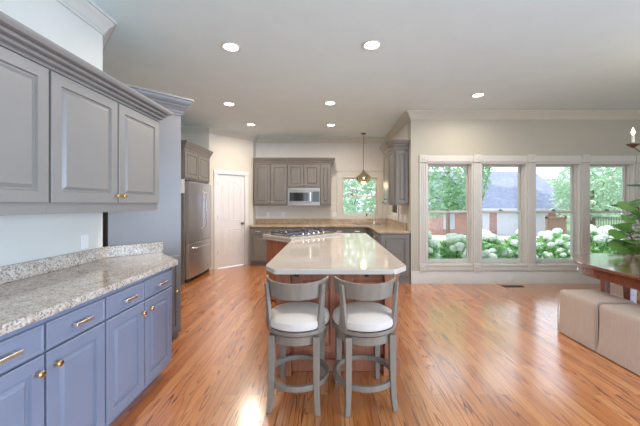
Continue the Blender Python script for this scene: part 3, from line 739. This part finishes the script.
# fiddle leaf plant
pl = thing('fiddle_leaf_fig', 'potted fiddle leaf fig with big glossy leaves beside the window', 'plant', (4.58, 4.36, 0))
bm = BM(); lathe(bm, [(.15, 0), (.17, .02), (.20, .34), (.21, .36), (.19, .36), (.18, .33), (.01, .33)], n=28); build('pot', bm, M['terracotta'], pl)
stems = [[(0, 0, .33), (-.02, .01, .7), (-.06, 0, 1.05), (-.10, .0, 1.35)], [(.02, .02, .33), (.08, .05, .8), (.14, .02, 1.25), (.18, 0, 1.6)], [(-.02, -.02, .33), (-.10, -.03, .6), (-.2, -.04, .82), (-.28, -.05, .98)]]
bm = BM()
for s in stems: tube(bm, s, .016, 8, .007)
build('stem', bm, M['bark'], pl)
bm = BM(); rnd = random.Random(5)
def big_leaf(bm, base, az, el, L, W, roll=0):
    d = Vector((math.cos(az)*math.cos(el), math.sin(az)*math.cos(el), math.sin(el))); side = Vector((-math.sin(az), math.cos(az), 0)); up = side.cross(d)*-1
    side = (side*math.cos(roll)+up*math.sin(roll)); up = d.cross(side)
    prof = [(0, .02), (.12, .10), (.3, .30), (.5, .42), (.68, .5), (.84, .42), (.94, .24), (1.0, .03)]
    rows = []
    for t, w in prof:
        c = Vector(base)+d*(t*L)-Vector((0, 0, 1))*(.10*L*t*t)
        rows.append([bm.verts.new(c+side*(w*W*k)+up*(.10*W*abs(k)*w*2+.012*math.sin(t*14)*abs(k))) for k in (-1, -.5, 0, .5, 1)])
    for a, b in zip(rows, rows[1:]):
        for k in range(4): bm.faces.new((a[k], a[k+1], b[k+1], b[k]))
for si, s in enumerate(stems):
    for k in range(17):
        t = .30+.70*k/16; t = min(t, 1.0); f = t*(len(s)-1); i0 = min(int(f), len(s)-2); p = Vector(s[i0]).lerp(Vector(s[i0+1]), f-i0)
        if p.z < .62: continue
        big_leaf(bm, p, k*2.4+si*1.3+rnd.uniform(-.3, .3), rnd.uniform(-.15, .55), rnd.uniform(.26, .36), rnd.uniform(.17, .23), rnd.uniform(-.5, .5))
for (p, az, el, L) in (((-.26, -.02, .93), PI+.1, .15, .33), ((-.2, -.03, .80), PI-.35, .0, .30), ((-.24, -.05, .74), PI+.4, -.28, .30), ((-.12, 0, 1.12), PI+.2, .25, .30), ((-.10, 0, 1.30), PI-.2, .35, .30), ((-.16, -.03, .66), PI+.9, -.1, .3)):
    big_leaf(bm, p, az, el, L, .20, -.75)
build('foliage', bm, M['fig'], pl)

# chandelier over the table
ch = thing('chandelier', 'bronze candle chandelier hanging over the dining table', 'chandelier', (3.69, 2.90, ZC))
bm = BM(); lathe(bm, [(.07, 0), (.07, -.012), (.05, -.03), (.012, -.04)]); build('canopy', bm, M['bronze'], ch)
bm = BM(); tube(bm, [(0, 0, -.03), (0, 0, -.72)], .008); build('rod', bm, M['bronze'], ch)
bm = BM(); lathe(bm, [(.01, -.70), (.03, -.75), (.02, -.82), (.045, -.92), (.055, -1.0), (.03, -1.10), (.012, -1.14), (.02, -1.17), (.002, -1.19)]); build('column', bm, M['bronze'], ch)
for k in range(5):
    a = R(135+72*k); ca, sa = math.cos(a), math.sin(a)
    prof = [(.03, -1.02), (.12, -1.12), (.26, -1.16), (.40, -1.12), (.50, -1.03), (.535, -.985)]
    bm = BM(); tube(bm, [(r*ca, r*sa, z) for r, z in prof], .008, 8); arm = build('arm', bm, M['bronze'], ch)
    bm = BM(); lathe(bm, [(.012, -1.0), (.03, -.985), (.055, -.965), (.057, -.958), (.02, -.962), (.016, -.945)], (.535*ca, .535*sa, 0)); build('candle_cup', bm, M['bronze'], arm)
    bm = BM(); lathe(bm, [(.013, -.95), (.013, -.862), (.008, -.86)], (.535*ca, .535*sa, 0), n=12); build('candle_sleeve', bm, M['candle'], arm, label='ivory candle sleeve')
    bm = BM(); lathe(bm, [(.007, -.858), (.014, -.845), (.016, -.83), (.011, -.808), (.003, -.785)], (.535*ca, .535*sa, 0), n=12); build('bulb', bm, M['bulb'], arm, label='glowing flame bulb')
light('chandelier_glow', 'POINT', (3.64, 2.9, 2.35), 8, (1, .75, .5)).data.shadow_soft_size = .3

# pendant over the island end
PY = 6.88; PX = 35.5*PY/302
pd = thing('pendant_light', 'gold mercury glass pendant lamp hanging before the kitchen window', 'pendant lamp', (PX, PY, ZC))
bm = BM(); lathe(bm, [(.06, 0), (.06, -.012), (.045, -.022), (.008, -.028)]); build('canopy', bm, M['bronze'], pd)
bm = BM(); tube(bm, [(0, 0, -.02), (0, 0, -.85)], .007); build('rod', bm, M['bronze'], pd)
bm = BM(); lathe(bm, [(.008, -.83), (.022, -.845), (.032, -.87), (.08, -.915), (.145, -.965), (.17, -1.01), (.168, -1.06), (.14, -1.10), (.12, -1.115), (.11, -1.105), (.04, -.93)], n=36); build('shade', bm, M['mercury'], pd)
bm = BM(); lathe(bm, [(.02, -1.0), (.05, -1.05), (.065, -1.09), (.05, -1.13), (.02, -1.15), (.004, -1.153)]); build('bulb', bm, M['pbulb'], pd, label='glowing warm bulb')
light('pendant_glow', 'POINT', (PX, PY, ZC-1.19), 4, (1, .72, .42)).data.shadow_soft_size = .05

# recessed lamps
k_ = 1.61*302
dl = [(231, 47, 'recessed ceiling lamp nearest the left crown moulding'), (372, 45, 'recessed ceiling lamp above the right stool, in front of the island'), (229, 104, 'recessed ceiling lamp in the second row, in front of the refrigerator'),
      (330, 103, 'recessed ceiling lamp in the second row, above the island'), (478, 95, 'recessed ceiling lamp in front of the row of windows'), (251, 124.5, 'small looking recessed lamp farthest back, near the pantry door'), (331, 125, 'small looking recessed lamp farthest back, left of the pendant')]
first = None
for px, py, lab in dl:
    Y = k_/(204-py); X = (px-328)/302*Y
    if first is None:
        first = thing('recessed_lamp', lab, 'ceiling lamp', (X, Y, ZC), 0, 'recessed ceiling lamps')
        bm = BM(); lathe(bm, [(.075, 0), (.098, -.001), (.098, -.007), (.088, -.010), (.076, -.004), (.074, 0)], n=32); build('trim_ring', bm, M['trim'], first, label='white trim ring')
        bm = BM(); lathe(bm, [(.07, -.0005), (.073, -.003), (.03, -.006), (.002, -.0065)], n=32); build('lens', bm, M['canlens'], first, label='glowing lens')
        o = first
    else:
        o = copy_tree(first); o.location = (X, Y, ZC); o['label'] = lab
    d = bpy.data.lights.new('lamp_light', 'AREA'); d.shape = 'DISK'; d.size = .15; d.energy = CAN_W; d.color = (1.0, .87, .73); d.spread = R(170)
    lo = bpy.data.objects.new('lamp_light', d); COL.objects.link(lo); lo.location = (X, Y, ZC-.03)

# outlets and vent
def outlet(label, loc, rz, w=.075, h=.115, kind='outlet', gang=1):
    t = thing('wall_outlet' if kind == 'outlet' else 'light_switch', label, kind, loc, rz)
    bm = BM(); box(bm, -w/2, -.006, -h/2, w/2, 0, h/2); build('plate', bm, M['white'], t, .002)
    for z in (-.024, .024):
        bm = BM(); box(bm, -.016, -.008, z-.014, .016, -.0062, z+.014); build('socket', bm, M['white'], t, .002)
    return t
outlet('white outlet on the left wall above the granite backsplash', (XL+.0005, 2.44, 1.085), PI/2)
outlet('white outlet on the kitchen back wall nearest the pantry door', (-60*7.35/302, YB-.0005, 1.135), 0)
outlet('white outlet on the kitchen back wall, second from the pantry door', (-45*7.35/302, YB-.0005, 1.135), 0)
outlet('white switch plate just left of the sink window', (.155, YB-.0005, 1.13), 0, .12, .115, 'switch')
outlet('white outlet on the kitchen right wall next to the small window', (XK-.0005, 6.02, 1.13), -PI/2, .09)
outlet('white outlet on the kitchen right wall nearest the window wall', (XK-.0005, 5.70, 1.13), -PI/2, .09)
outlet('small white outlet set in the baseboard under the windows', (182/302*5.26, YW-.0225, .09), 0, .075, .05)
vt = thing('floor_vent', 'dark metal floor register in front of the window wall', 'vent', (3.12, 5.09, 0))
bm = BM(); box(bm, -.17, -.055, .0005, .17, .055, .004); build('frame', bm, M['bronze'], vt, .001)
bm = BM()
for k in range(14): box(bm, -.155+.0235*k, -.045, .004, -.142+.0235*k, .045, .006)
build('slats', bm, M['dark'], vt)

# ------------------------------------------------------------------ outside
bm = BM()
gy = [(5.5, -.35), (9, -.45), (20, -1.05), (28, -1.5), (120, -1.7)]
loft(bm, [[(-60, y, z), (90, y, z), (90, y, z-.3), (-60, y, z-.3)] for y, z in gy])
struct('ground_lawn', bm, M['lawn'], 'green lawn outside the windows', 'lawn')
def gz(y):
    for (a, za), (b, zb) in zip(gy, gy[1:]):
        if a <= y <= b: return za+(zb-za)*(y-a)/(b-a)
    return -1.7
bm = BM(); loft(bm, [[(3, y, gz(y)+.012), (26, y, gz(y)+.012), (26, y, gz(y)-.05), (3, y, gz(y)-.05)] for y in (20.5, 24, 27.9)])
struct('ground_driveway', bm, M['drive'], 'pale driveway in front of the white garage doors', 'driveway')
ho = thing('garage_house', 'red brick house with grey roof and white garage doors outside', 'house', (12.5, 28, -1.52))
bm = BM(); box(bm, -3.1, 0, 0, 9.2, 9.5, 2.5); build('wall', bm, M['brick'], ho)
ez = .97+1.52
bm = BM(); loft(bm, [[(x, -.45, ez), (x, 5, ez+3.95), (x, 10.4, ez), (x, 10.4, ez-.12), (x, 5, ez+3.8), (x, -.45, ez-.12)] for x in (-3.6, 10.1)]); build('roof', bm, M['shingle'], ho)
bm = BM(); box(bm, -3.6, -.52, ez-.22, 10.1, -.455, ez+.02); build('fascia', bm, M['garage'], ho, label='white fascia board')
for x0, x1 in ((.35, 2.45), (3.15, 7.85)):
    bm = BM(); box(bm, x0, -.04, .02, x1, -.002, 2.15)
    for z in (.55, 1.08, 1.61): box(bm, x0, -.05, z-.01, x1, -.04, z+.01)
    n = int((x1-x0)/.55)
    for k in range(1, n): box(bm, x0+(x1-x0)*k/n-.01, -.05, .02, x0+(x1-x0)*k/n+.01, -.04, 2.15)
    build('garage_door', bm, M['garage'], ho, label='white panelled garage door')
for x in (-1.3,):
    bm = BM(); box(bm, x-.5, -.05, .6, x+.5, -.002, 2.0); f = build('window', bm, M['garage'], ho, label='white framed window')
    bm = BM(); box(bm, x-.42, -.06, .68, x+.42, -.0505, 1.92); build('pane', bm, M['paleglass'], f)
# brown timber gate and dark railing
gt = thing('timber_gate', 'brown timber gate enclosure beside the garage outside', 'gate', (16.6, 22.0, gz(22)))
bm = BM()
for k in range(9): box(bm, -.62+.14*k, -.02, 0.05, -.50+.14*k, .02, 1.5)
build('boards', bm, M['fencewood'], gt)
for x in (-.68, .68): 
    bm = BM(); box(bm, x-.06, -.06, 0, x+.06, .06, 1.75); build('post', bm, M['fencewood'], gt)
bm = BM(); box(bm, -.74, -.06, 1.5, .74, .06, 1.62); box(bm, -.6, -.04, .35, .6, -.02, .45); build('rail', bm, M['fencewood'], gt)
fe = thing('iron_fence', 'dark iron picket fence behind the white hydrangeas', 'fence', (17.6, 20.5, gz(20.5)))
bm = BM()
for k in range(90): box(bm, k*.11-.01, -.01, 0, k*.11+.01, .01, 1.62)
build('pickets', bm, M['iron'], fe)
bm = BM()
for z in (.2, 1.5): box(bm, -.1, -.018, z, 9.9, .018, z+.05)
build('rail', bm, M['iron'], fe)
def leaves(bm, rnd, blobs, n, s):
    tot = sum(b[3]*b[4]*b[5] for b in blobs)
    for cx, cy, cz, rx, ry, rz in blobs:
        for _ in range(int(n*rx*ry*rz/tot)):
            while True:
                v = Vector((rnd.uniform(-1, 1), rnd.uniform(-1, 1), rnd.uniform(-1, 1)))
                if v.length <= 1: break
            v = v.normalized()*(v.length**.45)
            c = Vector((cx+v.x*rx, cy+v.y*ry, cz+v.z*rz))
            d = Vector((rnd.gauss(0, 1), rnd.gauss(0, 1), rnd.gauss(0, .6))).normalized(); e = d.cross(Vector((rnd.gauss(0, 1), rnd.gauss(0, 1), rnd.gauss(0, 1)))).normalized()
            L = s*rnd.uniform(.7, 1.3); W = L*.42
            vs = [bm.verts.new(c+d*L*a+e*W*b) for a, b in ((-.5, 0), (0, -.5), (.5, 0), (0, .5))]
            bm.faces.new(vs)
def tree(name, label, x, y, blobs, n, s, mat, trunk=.16, top=None, seed=1):
    t = thing(name, label, 'tree', (x, y, gz(y)), 0, 'trees outside the windows')
    rnd = random.Random(seed)
    bm = BM(); leaves(bm, rnd, [(bx, by, bz-gz(y), a, b, c) for bx, by, bz, a, b, c in blobs], n, s)
    build('crown', bm, mat, t)
    zt = (top or blobs[0][2])-gz(y)
    bm = BM(); tube(bm, [(0, 0, -.05), (.04, 0, zt*.4), (0, .03, zt)], trunk, 10, trunk*.5)
    for bl in blobs[:4]: tube(bm, [(0, 0, zt*.5), (bl[0]*.5, bl[1]*.5, (zt*.5+bl[2]-gz(y))/2), (bl[0], bl[1], bl[2]-gz(y))], trunk*.4, 6, trunk*.15)
    build('trunk', bm, M['bark'], t)
tree('shade_tree', 'leafy shade tree outside the window nearest the kitchen', 7.0, 14, [(-1.6, 0, 2.9, 2.0, 1.8, 1.9), (-2.4, -.4, 1.75, 1.2, 1.2, 1.0), (-.9, -.4, 1.75, .9, .8, .8), (.8, 0, 4.2, 1.4, 1.0, 1.0), (-.6, 0, 4.6, 1.9, 1.6, 1.3)], 6500, .25, M['leaf'], .14, seed=1)
tree('tall_tree', 'tall tree with a slim trunk before the brick house wall', 10.4, 26.2, [(0.6, .8, 9.6, 3.2, 3.0, 2.6), (3.4, 1.2, 10.6, 2.2, 2.0, 1.2), (-1.5, 0, 8.2, 2.0, 2.0, 1.6)], 3400, .5, M['leaf'], .17, seed=9)
tree('maple_tree', 'pale green tree filling the window nearest the houseplant', 21.0, 24, [(0, 0, 2.6, 2.6, 2.0, 2.6), (1.6, .5, 3.6, 2.2, 2.0, 2.2), (-.9, .4, 1.5, 1.9, 1.6, 1.6)], 4800, .34, M['leaf2'], .2, seed=2)
tree('background_tree', 'rounded tree beyond the garage roof in the third window', 34.5, 47, [(0, 0, 2.9, 3.4, 3, 2.5), (-3.4, 1, 2.0, 2.8, 3, 2.2), (2.4, 0, 2.2, 2.4, 3, 2.4)], 3600, .6, M['leaf2'], .3, seed=3)
tree('background_tree', 'distant tree low behind the garage gable', 25.0, 40.5, [(0, 0, 1.6, 2.6, 2, 2.2), (-1.5, 0, 2.2, 2.0, 2, 1.8)], 2600, .6, M['leaf'], .3, seed=4)
tree('background_tree', 'distant tree behind the pale green tree in the fourth window', 50, 58, [(0, 0, 3.4, 5, 3, 3.8), (5, 0, 2.8, 4, 3, 3.6)], 3600, .6, M['leaf'], .3, seed=5)
tree('garden_tree', 'bushy green tree outside the kitchen sink window', 1.0, 13.0, [(0, 0, 2.0, 1.5, 1.4, 1.5), (-1.0, .5, 1.3, 1.2, 1.2, 1.3), (.5, .5, 3.0, 1.3, 1.2, 1.2), (.3, .2, 1.0, 1.2, 1.0, .9)], 3400, .24, M['leaf2'], .12, seed=6)
# hydrangeas in front of the windows
rnd = random.Random(11)
bl = BM(); bmesh.ops.create_icosphere(bl, subdivisions=3, radius=1)
for v in bl.verts: v.co *= 1+rnd.uniform(-.10, .10); v.co.z *= .8
bloom_me = None
hyl = ['white hydrangea bush outside at the kitchen end of the windows', 'white hydrangea bush outside the window nearest the kitchen', 'white hydrangea bush outside behind the post of the first and second windows', 'white hydrangea bush outside the second window from the kitchen',
       'white hydrangea bush outside the third window from the kitchen', 'white hydrangea bush outside behind the post of the third and fourth windows', 'white hydrangea bush outside the window nearest the houseplant']
for i, lab in enumerate(hyl):
    px = 2.2+.80*i; y = 7.1+rnd.uniform(-.15, .2); g = gz(y)
    t = thing('hydrangea_bush', lab, 'shrub', (px, y, g), 0, 'hydrangeas outside the windows')
    hh = rnd.uniform(1.0, 1.1)+.03*i
    bm = BM(); leaves(bm, rnd, [(0, 0, hh*.5, .36, .42, hh*.46), (0, -.1, hh*.7, .34, .36, hh*.25)], 900, .15); build('foliage', bm, M['hleaf'], t)
    bm = BM()
    for k in range(7):
        a = k*.9; tube(bm, [(0, 0, -.02), (.15*math.cos(a), .15*math.sin(a), hh*.5), (.32*math.cos(a), .32*math.sin(a), hh*.85)], .012, 6)
    build('stem', bm, M['bark'], t)
    for k in range(19):
        a = rnd.uniform(0, 2*PI) if k > 13 else rnd.uniform(PI, 2*PI); e = rnd.uniform(.0, 1.3)
        r = rnd.uniform(.065, .115)
        p = (.30*math.cos(a)*math.cos(e), .44*math.sin(a)*math.cos(e), hh*.52+hh*.5*math.sin(e))
        if bloom_me is None:
            o = build('flower_head', bl, M['bloom'], t); bloom_me = o.data
        else:
            o = bpy.data.objects.new('flower_head', bloom_me); COL.objects.link(o); o.parent = t
        o.location = p; o.scale = (r, r, r); o.rotation_euler = (rnd.uniform(-.4, .4), rnd.uniform(-.4, .4), rnd.uniform(0, 6))
